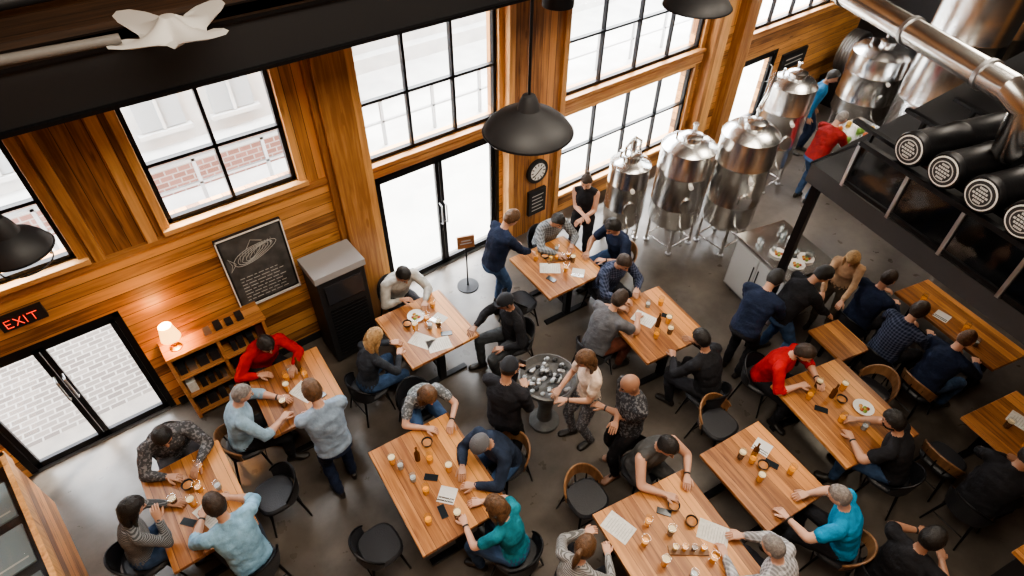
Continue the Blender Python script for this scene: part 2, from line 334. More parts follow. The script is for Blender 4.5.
def headS(x,y,z):
    X=.081*x;Y=.100*y;Z=.121*z
    if z<0:
        X*=1-.30*z*z; Y*=(1-.28*(-z)) if y<0 else (1-.04*(-z)); 
        if y>0: Z*=1+.04*y
    return V((X,Y,Z))
def build_head(b,c,hr,hf,hu,st,sk,hm,seed):
    P=lambda p: c+hr*p[0]+hf*p[1]+hu*p[2]
    def shell(fn,m,nl=18,nk=26):
        R=[]
        for i in range(nl):
            th=math.pi*(i+.35)/(nl-.3); R.append([P(fn(math.sin(th)*math.cos(2*math.pi*j/nk),math.sin(th)*math.sin(2*math.pi*j/nk),-math.cos(th))) for j in range(nk)])
        b.rings(R,m)
    shell(headS,sk)
    b.limb([P((0,.091,.022)),P((0,.105,-.004)),P((0,.115,-.024))],[.008,.0105,.0135],sk,8)
    b.sph(P((.011,.102,-.028)),.008,sk,n=6); b.sph(P((-.011,.102,-.028)),.008,sk,n=6)
    for s in (-1,1):
        b.sph(P((s*.031,.082,.006)),(.0145,.011,.0085),EYEW,(hr,hf,hu),8); b.sph(P((s*.031,.0895,.006)),(.0065,.005,.0065),IRIS,(hr,hf,hu),6)
        b.limb([P((s*.014,.098,.024)),P((s*.03,.096,.030)),P((s*.048,.081,.025))],[.004,.005,.003],hm,6)
        b.sph(P((s*.082,-.004,-.004)),(.008,.018,.029),sk,(hr,hf,hu),8)
    b.sph(P((0,.090,-.056)),(.024,.009,.006),LIP,(hr,hf,hu),8); b.sph(P((0,.089,-.065)),(.019,.009,.006),LIP,(hr,hf,hu),8)
    def hl(y):
        return .50 if y>.55 else (-.62 if y<-.45 else -.62+(y+.45)/1.0*1.12)
    kind=st
    if kind!='bald':
        th={'short':.012,'crew':.005,'long':.016,'bob':.018,'bun':.009,'pony':.011,'beanie':.016,'cap':.014,'curly':.026}[kind]
        m=hm
        if kind=='beanie': m=pmat('beanie_wool',(.12,.12,.13),.95,bump=.8,bscale=80)
        if kind=='cap': m=pmat('cap_fabric_%d'%int(seed%3),((.012,.014,.02),(.12,.03,.03),(.012,.014,.02))[int(seed%3)],.8,bump=.3)
        def hf_(x,y,z):
            inside=z>hl(y)-(0 if kind in('short','crew','bun','pony','curly') else .12) if kind not in('beanie','cap') else z>.18+.0*y
            v=headS(x,y,z)
            if not inside: return v*.94
            n_=noise.noise(V((x*4+seed,y*4,z*4)))*.45+noise.noise(V((x*11+seed,y*11,z*11)))*.35
            return v+v.normalized()*(th*(1.1+(n_ if kind not in('beanie','cap') else 0))+ (.008*max(0,z) if kind in('short','curly') else 0))
        shell(hf_,m,24,32)
        if kind=='cap':
            b.ell([(P((0,.088,.035)),hr,hf,.062,.055),(P((0,.090,.042)),hr,hf,.062,.055)],m,16)
        if kind in('beanie','cap'): 
            def under(x,y,z):
                v=headS(x,y,z); return v*1.05 if (-.4<z<.25 and y<.25) else v*.93
            shell(under,hm)
        if kind in('long','bob'):
            L=.27 if kind=='long' else .12; down=V((0,0,-1)); R=[]
            for i in range(8):
                t=i/7; cc=P((0,-.045,.02)).lerp(P((0,-.06,-.08)),min(1,t*2.2))+down*max(0,t-.4)*L*1.4
                R.append((cc,hr,hf,.080+.014*math.sin(t*3)+.006*noise.noise(V((t*7,seed,0))),(.064-.03*t)))
            b.ell(R,hm,16,2.3)
            for s in (-1,1):
                b.limb([P((s*.068,.02,.05)),P((s*.086,.015,-.02)),P((s*.088,.0,-.09)),P((s*.082,0,-.11))+V((0,0,-L*.55))],[.02,.024,.026,.014],hm,8)
        if kind=='bun': b.sph(P((0,-.075,.095)),.038,hm,n=10)
        if kind=='pony': b.limb([P((0,-.10,.04)),P((0,-.135,.02)),P((0,-.14,-.06)),P((0,-.12,-.17))],[.02,.03,.032,.012],hm,10)
def person(name,x,y,face,sit=True,lean=20,pitch=None,yaw=0,RH=None,LH=None,shirt=(.1,.1,.1),kind='plain',pants=(.02,.02,.025),sk='m',hair='dark',st='short',sleeve='long',fem=False,beard=False,sc=1.0,hold=None,chr_=True,curl=.7,pk='plain',stance=.11,ref='head',shoe=(.015,.012,.01),watch=False):
    if not fem: sc=sc*1.03
    seed=(x*13.7+y*7.3)%50
    skm=skin(sk); hm=hairm(hair); sm=cloth(kind,shirt); pm=cloth(pk,pants); shm=pmat('shoe_%.2f'%shoe[0],shoe,.45)
    b=MB(); h=MB()
    L=math.radians(lean); X=V((1,0,0))
    up=lambda a: V((0,math.sin(a),math.cos(a))); fw=lambda a: V((0,math.cos(a),-math.sin(a)))
    P=V((0,0,.565)) if sit else V((0,-.25*math.sin(L),.95-.05*math.sin(L)))
    a1,a2,a3=L*.7,L*1.0,L*1.25
    if not sit: a1=L*.9
    W=P+up(a1)*.19; C=W+up(a2)*.17; N=C+up(a3)*.15
    def sp(s):
        if s<=.19: return P+up(a1)*s,a1
        if s<=.36: return W+up(a2)*(s-.19),a2
        return C+up(a3)*(s-.36),a3
    wm=.92 if fem else 1.13; tm=1.0 if fem else 1.07
    def trs(L_,m,p=2.2):
        b.ell([(sp(s)[0],X,fw(sp(s)[1]),ra*tm,rb*tm) for s,ra,rb in L_],m,18,p)
    lo=-.085 if sit else -.13
    trs([(lo,.12,.10),(lo+.03,.165,.125),(0,.17,.125),(.06,.155,.112)],pm)
    if fem: T=[(-.03,.168,.125),(.03,.165,.12),(.12,.135,.102),(.20,.138,.105),(.30,.155,.130),(.38,.155,.118),(.44,.135,.095),(.48,.09,.08),(.51,.062,.065)]
    else: T=[(-.05,.176,.130),(.03,.173,.128),(.12,.165,.122),(.22,.172,.126),(.33,.188,.132),(.41,.182,.122),(.455,.15,.10),(.49,.095,.082),(.515,.065,.066)]
    trs(T,sm)
    sw=(.165 if fem else .198)
    pit=math.radians(pitch if pitch is not None else min(lean*.9+12,52)); yw=math.radians(yaw)
    hu=up(pit); hf0=fw(pit); hr=X.copy()
    q=Matrix.Rotation(-yw,3,'Z'); hu=q@hu; hf=q@hf0; hr=q@hr
    nd=(up(a3)+up(pit*.6)).normalized()
    hc=N+nd*.085+hu*.10+hf*.018
    b.limb([N-nd*.03,N+nd*.05,hc-hu*.06-hf*.02],[.058,.052,.054],skm,12)
    b.ell([(N-nd*.015,X,fw(a3),.075,.075),(N+nd*.022,X,fw(a3),.064,.068)],sm,14)
    for side,tg in ((1,RH),(-1,LH)):
        s0=N-up(a3)*.055+X*side*sw
        if tg is None: tg=(.14,s0.y+.36+.04*math.sin(seed*3+side*2),.80) if sit else (.25,.05,.80)
        t=V((tg[0]*side,tg[1],tg[2]))
        pole=V((side*.5,-.5,-.4)) if sit or t.z>.86 else V((side*.25,-1,0))
        if t.z<.86 and sit: pole=V((side*.7,-.7,-.05))
        e,w=ik2(s0,t,.285,.25,pole)
        r1=.058*wm; 
        b.limb([N-up(a3)*.02+X*side*.05,s0+up(a3)*.005-X*side*.02],[.052,r1],sm,10)
        if sleeve=='long':
            b.limb([s0,s0.lerp(e,.5),e],[r1+.006,r1,.05*wm],sm,12); b.limb([e,e.lerp(w,.35),e.lerp(w,.9)],[.049*wm,.047*wm,.037],sm,12); b.limb([e.lerp(w,.85),w],[.029,.027],skm,10)
        elif sleeve=='rolled':
            b.limb([s0,s0.lerp(e,.5),e,e.lerp(w,.25)],[r1+.006,r1,.052*wm,.052*wm],sm,12); b.limb([e,e.lerp(w,.3),w],[.042*wm,.042*wm,.028],skm,12)
        elif sleeve=='short':
            b.limb([s0,s0.lerp(e,.62)],[r1+.008,r1+.008],sm,12); b.limb([s0,s0.lerp(e,.5),e],[.05,.05*wm,.043*wm],skm,12); b.limb([e,e.lerp(w,.3),w],[.042*wm,.042*wm,.028],skm,12)
        else:
            b.limb([s0,s0.lerp(e,.45),e],[.054*wm,.05*wm,.041*wm],skm,12); b.limb([e,e.lerp(w,.3),w],[.041*wm,.041*wm,.027],skm,12)
        fd=(w-e).normalized()
        if sleeve!='long' and side==-1: h.limb([w-fd*.03,w-fd*.012],[.032,.032],BLKP,12,cap=False)
        n_=V((0,0,-1)) if abs(fd.z)<.8 else V((0,1,0))
        if sit and t.z<.86: fd=V((fd.x,fd.y,fd.z*.25)).normalized(); 
        if hold and hold[0]==side: n_=V((-side,0,0)) if abs(fd.x)<.7 else V((0,0,-1))
        if not sit and t.z<.86: n_=V((-side,0,0))
        cc=curl if not (hold and hold[0]==side) else 1.25
        hand(h,w,fd,n_,side*-1 if n_.z<-.5 else side*(1 if n_.x*side<0 else -1),cc,skm)
        if hold and hold[0]==side and hold[1]=='phone':
            c=w+fd*.10+n_*.035; h.obox(c,X*.036,V((0,0,1))*.07,V((0,1,0))*.004,BLKP)
        if hold and hold[0]==side and hold[1]=='glass':
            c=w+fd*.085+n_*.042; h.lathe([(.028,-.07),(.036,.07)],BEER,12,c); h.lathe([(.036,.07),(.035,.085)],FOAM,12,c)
    for side in (1,-1):
        hp=P+X*side*.092+V((0,0,-.02))
        if sit:
            ank=V((side*.15,.38+.05*math.sin(seed+side),.085)); pole=V((side*.12,.3,1)); kn,_=ik2(hp,ank,.43,.44,pole)
            kn.z=min(kn.z,.575)
        else:
            ank=V((side*stance,.0+.07*side*math.sin(seed),.085)); kn,_=ik2(hp,ank,.45,.44,V((side*.1,1,0)))
        lm=1.0 if fem else 1.07
        b.limb([hp,hp.lerp(kn,.4),kn],[.092*lm,.085*lm,.063*lm],pm,12)
        b.limb([kn,kn.lerp(ank,.35),ank+V((0,0,.02))],[.062*lm,.06*lm,.047*lm],pm,12)
        fdv=V((side*.18,1,0)).normalized(); sv=V((0,0,1)).cross(fdv)
        R=[]
        for o,ra,zt in ((-.075,.02,.05),(-.06,.034,.085),(0,.038,.10),(.06,.042,.075),(.12,.047,.055),(.165,.04,.045),(.185,.02,.03)):
            R.append((ank*1.0+fdv*o+V((0,0,zt/2-.085)),sv,V((0,0,1)),ra,zt/2))
        b.ell(R,shm,12,2.6)
    src=b.mesh('tmp',False); to=bpy.data.objects.new('tmp',src); COL.objects.link(to)
    md=to.modifiers.new('r','REMESH'); md.mode='VOXEL'; md.voxel_size=.0125
    ms=to.modifiers.new('s','SMOOTH'); ms.factor=.5; ms.iterations=3
    dg=bpy.context.evaluated_depsgraph_get(); ev=to.evaluated_get(dg); nm=ev.to_mesh()
    bvh=BVHTree.FromPolygons(b.v,b.f); 
    nv=[v.co.copy() for v in nm.vertices]; nn=[v.normal.copy() for v in nm.vertices]; nf=[tuple(p.vertices) for p in nm.polygons]; cen=[p.center.copy() for p in nm.polygons]
    ev.to_mesh_clear(); bpy.data.objects.remove(to)
    ks=b.mi(skm); fm=[]; isk=set()
    for f,c in zip(nf,cen):
        r=bvh.find_nearest(c); mi=b.m[r[2]] if r[2] is not None else 0; fm.append(mi)
        if mi==ks: isk.update(f)
    for i,v in enumerate(nv):
        if i in isk: continue
        p=v*1.0; n1=noise.noise(V((p.x*8+seed,p.y*8,p.z*15))); n2=noise.noise(V((p.x*18+seed,p.y*18+p.z*8,p.z*26)))
        d=n1*.010+(.5-abs(n2))*.008
        v+=nn[i]*d
        if v.z<0: v.z=0
    build_head(h,hc,hr,hf,hu,st,skm,hm,seed)
    if beard:
        def bf(xx,yy,zz):
            v=headS(xx,yy,zz); ins=(zz<-.38 and yy>-.1 ) ; return v*1.06 if ins and not(yy>.8 and -.55<zz) else v*.93
        R=[]
        for i in range(18):
            th=math.pi*(i+.35)/17.7; R.append([hc+hr*q_[0]+hf*q_[1]+hu*q_[2] for q_ in [bf(math.sin(th)*math.cos(2*math.pi*j/26),math.sin(th)*math.sin(2*math.pi*j/26),-math.cos(th)) for j in range(26)]])
        h.rings(R,hm)
    out=MB(); out.mats=list(b.mats); out.v=nv; out.f=nf; out.m=fm
    off=len(out.v); mp=[out.mi(m) for m in h.mats]
    out.v+=h.v; out.f+=[tuple(off+i for i in f) for f in h.f]; out.m+=[mp[i] for i in h.m]
    a=math.radians(face-90); rot=Matrix.Rotation(a,3,'Z')
    o_=rot@(V((hc.x,hc.y,0)) if ref=='head' else V((0,0,0)))
    px,py=x-o_.x*sc,y-o_.y*sc
    me=out.mesh(name); me.polygons.foreach_set('use_smooth',[True]*len(me.polygons))
    o=bpy.data.objects.new(name,me); COL.objects.link(o); o.location=(px,py,0); o.rotation_euler=(0,0,a); o.scale=(sc,sc,sc)
    if sit and chr_:
        q=rot@V((0,-.02,0)); chair(px+q.x,py+q.y,face)
    return o
NAVY=(.014,.022,.05); BK=(.014,.014,.017); JEAN=(.045,.085,.17); LB=(.22,.39,.53); KH=(.22,.16,.10)
person('seated_man',-.68,4.82,272,lean=26,shirt=(.07,.07,.075),kind='pattern',hair='black',pants=(.06,.06,.07))
person('seated_woman',-1.12,4.17,5,lean=12,shirt=(.07,.075,.08),kind='stripe',hair='black',st='bob',fem=True,RH=(.1,.30,1.0),pants=JEAN)
person('seated_man',-.50,3.74,98,lean=22,shirt=LB,hair='dark',pants=(.03,.04,.06),sk='m',sleeve='rolled')
person('seated_man',.62,5.4,278,lean=30,shirt=(.42,.012,.012),hair='black',sk='m',RH=(.2,.40,.80))
person('seated_man',.14,4.8,350,lean=12,shirt=(.28,.41,.52),st='crew',hair='grey',sk='l',pants=BK,RH=(.16,.45,.80),sleeve='rolled')
person('standing_man',.70,4.06,88,sit=False,lean=10,pitch=30,shirt=(.22,.29,.38),hair='brown',sk='l',pants=NAVY,RH=(.2,.38,.95),LH=(.12,.40,1.0),sleeve='rolled')
person('seated_man',2.50,5.47,268,lean=28,shirt=(.42,.42,.40),kind='plain',hair='black',sk='m',RH=(.10,.42,.82))
person('seated_woman',1.66,4.7,5,lean=14,shirt=(.03,.035,.045),hair='blond',st='long',fem=True,sk='l',RH=(.12,.42,.84),pants=JEAN)
person('seated_man',3.22,4.2,170,lean=8,shirt=BK,hair='black',st='cap',sk='t',RH=(.15,.48,.82),LH=(.22,.28,.68),pants=(.05,.055,.06))
person('standing_man',4.04,5.16,355,sit=False,lean=18,pitch=45,shirt=NAVY,hair='brown',sk='l',pants=JEAN,RH=(.14,.46,.95),LH=(.14,.48,.86))
person('seated_man',4.87,5.12,262,lean=26,shirt=(.12,.13,.14),kind='plaid',hair='black',sk='m')
person('standing_woman',5.43,5.18,215,sit=False,lean=4,pitch=25,shirt=BK,hair='dark',st='bun',fem=True,sk='l',sleeve='none',pants=BK,RH=(-.05,.24,1.12),LH=(.02,.26,1.06))
person('seated_man',5.36,4.5,178,lean=18,shirt=NAVY,hair='black',st='curly',sk='m',sleeve='short',pants=JEAN)
person('seated_man',4.96,3.88,262,lean=22,shirt=NAVY,hair='dark',sk='m',kind='plaid')
person('seated_man',4.42,3.42,0,lean=24,shirt=(.11,.11,.12),hair='dark',sk='m',sleeve='short',pants=(.12,.04,.025))
person('seated_man',4.71,2.35,92,lean=20,shirt=BK,hair='black',beard=True,sk='t',RH=(.14,.42,.92))
person('standing_man',2.42,3.1,25,sit=False,lean=4,pitch=20,shirt=(.02,.024,.034),hair='dark',st='cap',sk='m',pants=BK,LH=(-.02,.22,1.45),RH=(.1,.27,1.15),hold=(-1,'phone'))
person('standing_woman',3.19,2.76,165,sit=False,lean=4,pitch=28,shirt=(.66,.52,.42),kind='plain',hair='brown',st='long',fem=True,sk='m',sleeve='short',pants=(.10,.10,.11),pk='pattern',RH=(.1,.32,1.08),LH=(.1,.34,1.12),sc=.98)
person('standing_man',3.27,2.20,160,sit=False,lean=2,pitch=22,shirt=(.03,.03,.034),kind='pattern',st='bald',sk='t',hair='black',sleeve='short',pants=BK,RH=(-.10,.21,1.18),LH=(-.12,.24,1.14),shoe=(.2,.1,.06))
person('seated_woman',1.76,3.68,265,lean=32,shirt=(.12,.13,.14),kind='pattern',hair='brown',st='long',fem=True,sk='l',sleeve='short',pants=JEAN)
person('seated_man',1.84,2.80,185,lean=28,shirt=(.02,.03,.055),hair='grey',st='beanie',sk='m',RH=(.1,.52,.80),pants=JEAN)
person('seated_woman',1.56,2.16,112,lean=16,shirt=(.015,.17,.22),hair='brown',st='bob',fem=True,sk='l',sleeve='short',pants=JEAN)
person('seated_man',3.3,1.62,262,lean=18,shirt=(.08,.08,.08),hair='black',sk='l',sleeve='none',RH=(.14,.50,.80),LH=(.18,.45,.80),pants=(.06,.06,.06))
person('seated_woman',1.96,1.38,15,lean=14,shirt=(.14,.14,.14),kind='stripe',hair='brown',st='pony',fem=True,sk='l')
person('seated_man',3.28,.36,98,lean=18,shirt=(.22,.22,.23),st='crew',hair='grey',sk='l',kind='plaid')
person('seated_man',4.2,.27,108,lean=20,shirt=(.01,.23,.42),st='crew',hair='grey',sk='l',sleeve='short',LH=(.22,.55,.80),RH=(.14,.46,.80))
person('seated_man',5.5,1.5,278,lean=22,shirt=(.42,.015,.018),hair='dark',beard=True,sk='l',RH=(.14,.42,.84),sleeve='rolled')
person('seated_man',5.42,.38,100,lean=20,shirt=BK,hair='black',beard=True,sk='m',sleeve='short',pants=JEAN)
person('standing_man',5.9,2.3,5,sit=False,lean=22,pitch=50,shirt=NAVY,hair='black',sk='m',pants=BK,RH=(.16,.42,1.0),LH=(.16,.40,.95))
person('standing_man',6.47,2.0,335,sit=False,lean=26,pitch=50,shirt=BK,hair='black',sk='m',pants=JEAN,RH=(.16,.45,.95),LH=(.16,.42,.9),stance=.2)
person('standing_woman',7.2,1.98,195,sit=False,lean=14,pitch=40,shirt=(.45,.30,.19),hair='blond',st='long',fem=True,sk='l',pants=(.1,.08,.06),sc=.92,RH=(.14,.4,1.0),LH=(.14,.4,.95))
person('seated_man',7.46,1.55,345,lean=12,shirt=NAVY,st='crew',hair='dark',sk='l')
person('seated_man',7.2,1.02,345,lean=14,shirt=NAVY,hair='dark',sk='l',kind='plaid')
person('seated_man',7.2,.45,345,lean=16,shirt=NAVY,st='crew',hair='brown',sk='l',pants=JEAN)
person('seated_man',6.12,-.66,350,lean=22,shirt=BK,hair='black',sk='t')
person('standing_man',11.45,4.95,290,sit=False,lean=14,shirt=(.02,.12,.25),hair='black',sk='t',pants=NAVY)
person('standing_man',10.2,4.0,350,sit=False,lean=18,pitch=40,shirt=(.25,.02,.02),st='crew',hair='grey',sk='l',pants=JEAN,RH=(.16,.45,1.0),LH=(.16,.45,.98))
person('seated_man',4.45,-.46,350,lean=8,shirt=BK,hair='black',sk='t',sleeve='short')
for c in ((4.5,1.72,265,True),(2.62,1.98,262,True),(.58,2.85,0,False),(6.42,.85,172,True),(.0,4.02,180,False),(3.86,4.72,0,False),(6.15,-.16,350,True)): chair(*c)
# ------------------------------------------------------------ table things
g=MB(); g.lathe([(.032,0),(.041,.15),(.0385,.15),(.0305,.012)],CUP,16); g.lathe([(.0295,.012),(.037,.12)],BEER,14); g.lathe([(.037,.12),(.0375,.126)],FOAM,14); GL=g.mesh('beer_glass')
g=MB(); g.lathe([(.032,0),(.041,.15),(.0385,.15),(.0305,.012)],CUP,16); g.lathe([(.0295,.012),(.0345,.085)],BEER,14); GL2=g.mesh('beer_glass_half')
g=MB(); g.lathe([(.032,0),(.041,.15),(.0385,.15),(.0305,.012)],CUP,16); g.lathe([(.0295,.012),(.036,.11)],pmat('dark_ale',(.10,.03,.008),.1),14); g.lathe([(.036,.11),(.037,.118)],FOAM,14); GL3=g.mesh('beer_glass_dark')
g=MB(); g.lathe([(.030,0),(.036,.12),(.0335,.12),(.0285,.01)],CUP,16); g.lathe([(.0275,.01),(.031,.07)],pmat('water',(.45,.5,.52),.1),14); WG=g.mesh('water_glass')
g=MB(); g.lathe([(.05,0),(.06,.006),(.115,.02),(.118,.024),(.06,.012),(.0,.011)],WHT,24,cap=False); 
for i in range(7): g.sph((random.uniform(-.05,.05),random.uniform(-.05,.05),.025),(.026,.022,.016),pmat('food_%d'%(i%3),((.5,.25,.06),(.35,.08,.03),(.2,.3,.05))[i%3],.6,bump=.5),n=7)
PL=g.mesh('dinner_plate')
g=MB(); g.lathe([(.03,0),(.055,.03),(.062,.055),(.058,.055),(.05,.03),(.0,.012)],BLKP,20,cap=False); g.lathe([(.05,.038),(.03,.05),(.002,.055)],pmat('dip',(.45,.2,.07),.5),16); BW=g.mesh('snack_bowl')
g=MB(); g.box(-.105,.105,-.148,.148,0,.002,PAPER); 
for i in range(9): g.box(-.08,.08-.02*(i%3),-.12+i*.027,-.116+i*.027,.002,.0024,pmat('print_ink',(.35,.34,.31),.8))
PM=g.mesh('paper_menu',False)
g=MB(); g.box(-.036,.036,-.073,.073,0,.009,BLKP); g.box(-.033,.033,-.068,.068,.009,.0095,pmat('phone_screen',(.02,.025,.03),.1)); PH=g.mesh('smartphone',False)
g=MB(); g.lathe([(.03,0),(.031,.13),(.012,.17),(.012,.22),(.014,.225)],pmat('brown_bottle_glass',(.10,.035,.01),.1),16); BT=g.mesh('sauce_bottle')
g=MB(); g.box(-.09,.09,-.09,.09,0,.004,pmat('napkin',(.65,.63,.6),.9,bump=.4)); g.box(-.075,-.06,-.08,.09,.004,.008,STEEL); g.box(-.045,-.03,-.08,.08,.004,.008,STEEL); NK=g.mesh('napkin_cutlery',False)
g=MB(); g.box(-.045,.045,-.19,.19,0,.018,CWOOD)
for k in range(4):
    yy=-.135+k*.09; g.lathe([(.022,.018),(.028,.105),(.026,.105),(.021,.026)],CUP,12,(0,yy,0)); g.lathe([(.0205,.026),(.025,.085)],(BEER,pmat('dark_ale',(.1,.03,.008)),BEER,pmat('pale_beer',(.8,.5,.12),.15))[k],12,(0,yy,0))
FL=g.mesh('tasting_flight')
gi=[0]
def items(key,lst):
    cx,cy,w,l,r,z=TABLES[key]
    for me,nm,u,v,a in lst:
        if me is GL:
            gi[0]+=1; me=(GL,GL2,GL2,GL3)[gi[0]%4]
        x=u*w/2; y=v*l/2; inst(nm,me,(cx+x*math.cos(r)-y*math.sin(r),cy+x*math.sin(r)+y*math.cos(r),z+.001),a)
G_=(GL,'beer_glass'); W_=(WG,'water_glass'); P_=(PL,'dinner_plate'); B_=(BW,'snack_bowl'); M_=(PM,'paper_menu'); F_=(PH,'smartphone'); T_=(BT,'sauce_bottle'); N_=(NK,'napkin_with_cutlery'); L_=(FL,'beer_tasting_flight')
items('A',[(*G_,.15,.15,0),(*G_,.35,.55,0),(*B_,-.05,.35,0),(*W_,.55,.0,0),(*M_,.15,-.35,.3),(*G_,-.45,.15,0),(*F_,-.35,-.3,.7),(*G_,-.1,-.05,0)])
items('B',[(*G_,.35,.2,0),(*G_,-.1,.35,0),(*M_,.15,-.2,.4),(*G_,-.45,-.35,0),(*F_,.5,-.45,.2),(*W_,.05,.5,0),(*G_,-.2,.05,0),(*T_,.3,.5,0)])
items('C',[(*P_,-.05,.45,0),(*N_,.4,.05,.3),(*M_,-.35,-.35,.5),(*G_,.5,.5,0),(*W_,.05,-.1,0),(*G_,.1,.15,0),(*B_,-.4,.3,0),(*F_,.3,-.5,1.1),(*M_,-.05,-.7,1.3),(*G_,.25,-.2,0),(*G_,-.3,.05,0)])
items('D',[(*M_,-.25,.0,.9),(*L_,.2,.15,1.2),(*G_,.05,-.35,0),(*G_,-.4,.5,0),(*G_,.45,-.15,0),(*F_,-.5,-.4,.2),(*W_,.35,.5,0),(*B_,-.1,.45,0),(*N_,.3,-.6,.7)])
items('E',[(*M_,-.15,.2,.3),(*G_,.3,-.2,0),(*F_,.45,.0,.5),(*G_,-.3,-.45,0),(*W_,.2,.5,0),(*T_,.0,-.15,0),(*G_,.55,.4,0),(*G_,.1,-.5,0)])
items('F',[(*W_,-.55,.45,0),(*G_,-.65,.6,0),(*G_,.05,.3,0),(*G_,-.35,-.15,0),(*F_,-.25,-.55,-.2),(*G_,-.05,-.75,0),(*G_,.3,.0,0),(*W_,-.45,.15,0),(*N_,.0,-.35,.7),(*B_,.2,.62,0),(*G_,-.6,-.6,0),(*F_,-.1,.05,.8),(*T_,-.15,.45,0)])
items('G',[(*M_,-.72,.62,.2),(*G_,-.25,.45,0),(*G_,.0,.15,0),(*B_,.45,.15,0),(*L_,.1,-.2,.9),(*M_,.68,-.15,.5),(*G_,-.4,-.2,0),(*F_,.15,.5,.6),(*W_,-.1,-.55,0),(*B_,.35,.5,0),(*G_,.35,-.5,0),(*G_,-.5,.2,0)])
items('H',[(*G_,-.2,.5,0),(*T_,.15,.4,0),(*F_,.35,.05,.3),(*G_,-.25,-.1,0),(*G_,.55,-.3,0),(*B_,.1,.1,0),(*N_,.5,.45,.2),(*G_,-.05,.3,0)])
items('I',[(*G_,-.1,.6,0),(*B_,.1,.15,0),(*P_,.4,-.15,0),(*G_,.35,.35,0),(*G_,-.3,-.2,0),(*F_,-.45,.15,.5),(*W_,.0,-.5,0),(*G_,-.5,.45,0),(*T_,.0,.3,0)])
items('J',[(*G_,-.3,.3,0),(*M_,.2,.2,0),(*G_,-.4,-.3,0)])
items('K',[(*G_,-.5,.6,0),(*N_,-.4,.2,0),(*G_,-.3,-.2,0),(*W_,-.6,-.5,0)])
# ------------------------------------------------------------ brewing tanks
def tank(x,y,r,h,legh=.35,dome=.18,extra='arm'):
    b=MB(); z0=legh; body=h-dome-z0
    b.lathe([(.05,z0-.22),(.07,z0-.2),(r*.55,z0-.08),(r*.97,z0+.08),(r,z0+.12),(r,z0+body*.3),(r*1.012,z0+body*.3+.01),(r*1.012,z0+body*.3+.03),(r,z0+body*.3+.04),(r,z0+body*.72),(r*1.012,z0+body*.72+.01),(r*1.012,z0+body*.72+.03),(r,z0+body*.72+.04),(r,z0+body),(r*1.02,z0+body+.005),(r*1.02,z0+body+.03),(r*.98,z0+body+.045),(r*.8,h-.06),(r*.5,h-.015),(.14,h),(.01,h)],STEEL,40)
    for k in range(4):
        a=math.pi/4+k*math.pi/2; c=V((math.cos(a),math.sin(a),0)); b.cyl(c*r*.86+V((0,0,0)),c*r*.86+V((0,0,z0+.2)),.028,STEEL,10); b.cyl(c*r*.86,c*r*.86+V((0,0,.02)),.05,STEELD,10)
    for k in range(4):
        a=math.pi/4+k*math.pi/2; c=V((math.cos(a),math.sin(a),0))*r*.86; a+=math.pi/2; d=V((math.cos(a),math.sin(a),0))*r*.86; b.cyl(c+V((0,0,.12)),d+V((0,0,.12)),.014,STEEL,8)
    b.lathe([(.14,h-.03),(.14,h+.05),(.16,h+.055),(.16,h+.075),(.11,h+.10),(.01,h+.11)],STEEL,24,(-r*.1,-r*.1,0))
    b.lathe([(.03,h),(.03,h+.12),(.045,h+.12),(.045,h+.14)],STEEL,12,(r*.4,r*.2,0)); b.lathe([(.02,h-.05),(.02,h+.10)],STEEL,10,(-r*.4,r*.35,0))
    d=V((-.55,-.83,0)); s=V((.83,-.55,0)); u=V((0,0,1)); zc=z0+body*.42
    b.ell([(d*(r-.02)+u*zc,s,u,.10,.13),(d*(r+.03)+u*zc,s,u,.10,.13),(d*(r+.035)+u*zc,s,u,.078,.10)],STEEL,20)
    b.ell([(d*(r-.02)+u*(zc+.35),s,u,.035,.035),(d*(r+.04)+u*(zc+.35),s,u,.035,.035)],WHT,16)
    b.limb([d*(r-.02)+u*(z0+.15),d*(r+.10)+u*(z0+.15),d*(r+.10)+u*(z0+.02)],[.018]*3,STEEL,8)
    if extra=='arm':
        b.limb([V((r*.4,r*.2,h+.1)),V((r*.4,r*.2,h+.2)),V((r*.8,r*.3,h+.3)),V((r*2.2,r*1.0,h+.36)),V((r*2.5,r*1.1,h+.2))],[.03]*5,STEEL,10)
    if extra=='coil':
        b.limb([V((-r*.5,0,h-.05)),V((-r*.5,0,h+.22)),V((0,0,h+.34)),V((r*.5,0,h+.22)),V((r*.5,0,h-.05))],[.022]*5,STEEL,10); b.cyl((0,0,h),(0,0,h+.30),.05,STEEL,14)
    b.obj('stainless_brewing_tank',(x,y,0))
tank(6.50,5.30,.32,1.58,.35,.14,'coil'); tank(7.08,4.72,.41,1.98,.45,.16,''); tank(7.76,4.18,.42,2.22,.48,.18,'arm'); tank(9.85,4.85,.40,2.15,.45,.18,'')
tank(13.1,4.9,.55,1.9,.4,.2,''); tank(12.6,3.5,.62,3.7,.6,.3,''); tank(14.1,3.6,.65,3.4,.5,.3,'')
b=MB()
for k in range(5): b.limb([V((14.2,5.9,.6))+V((math.cos(t)*.45,0.06*k-.1,math.sin(t)*.45+.5)) for t in [2*math.pi*i/20 for i in range(21)]],[.03]*21,STEELD,8)
b.box(13.7,14.7,5.7,6.2,0,.6,BLK); b.obj('coiled_hose_reel')
b=MB(); b.box(-.6,.6,-.35,.35,.86,.9,STEEL); 
for sx in(-.55,.55):
    for sy in (-.3,.3): b.cyl((sx,sy,0),(sx,sy,.87),.02,STEEL,8)
b.box(-.55,.55,-.3,.3,.25,.28,STEEL)
for i in range(10): b.sph((random.uniform(-.5,.5),random.uniform(-.25,.25),.93),.05,pmat('produce_%d'%(i%3),((.5,.12,.03),(.6,.35,.05),(.15,.3,.05))[i%3],.6),n=8)
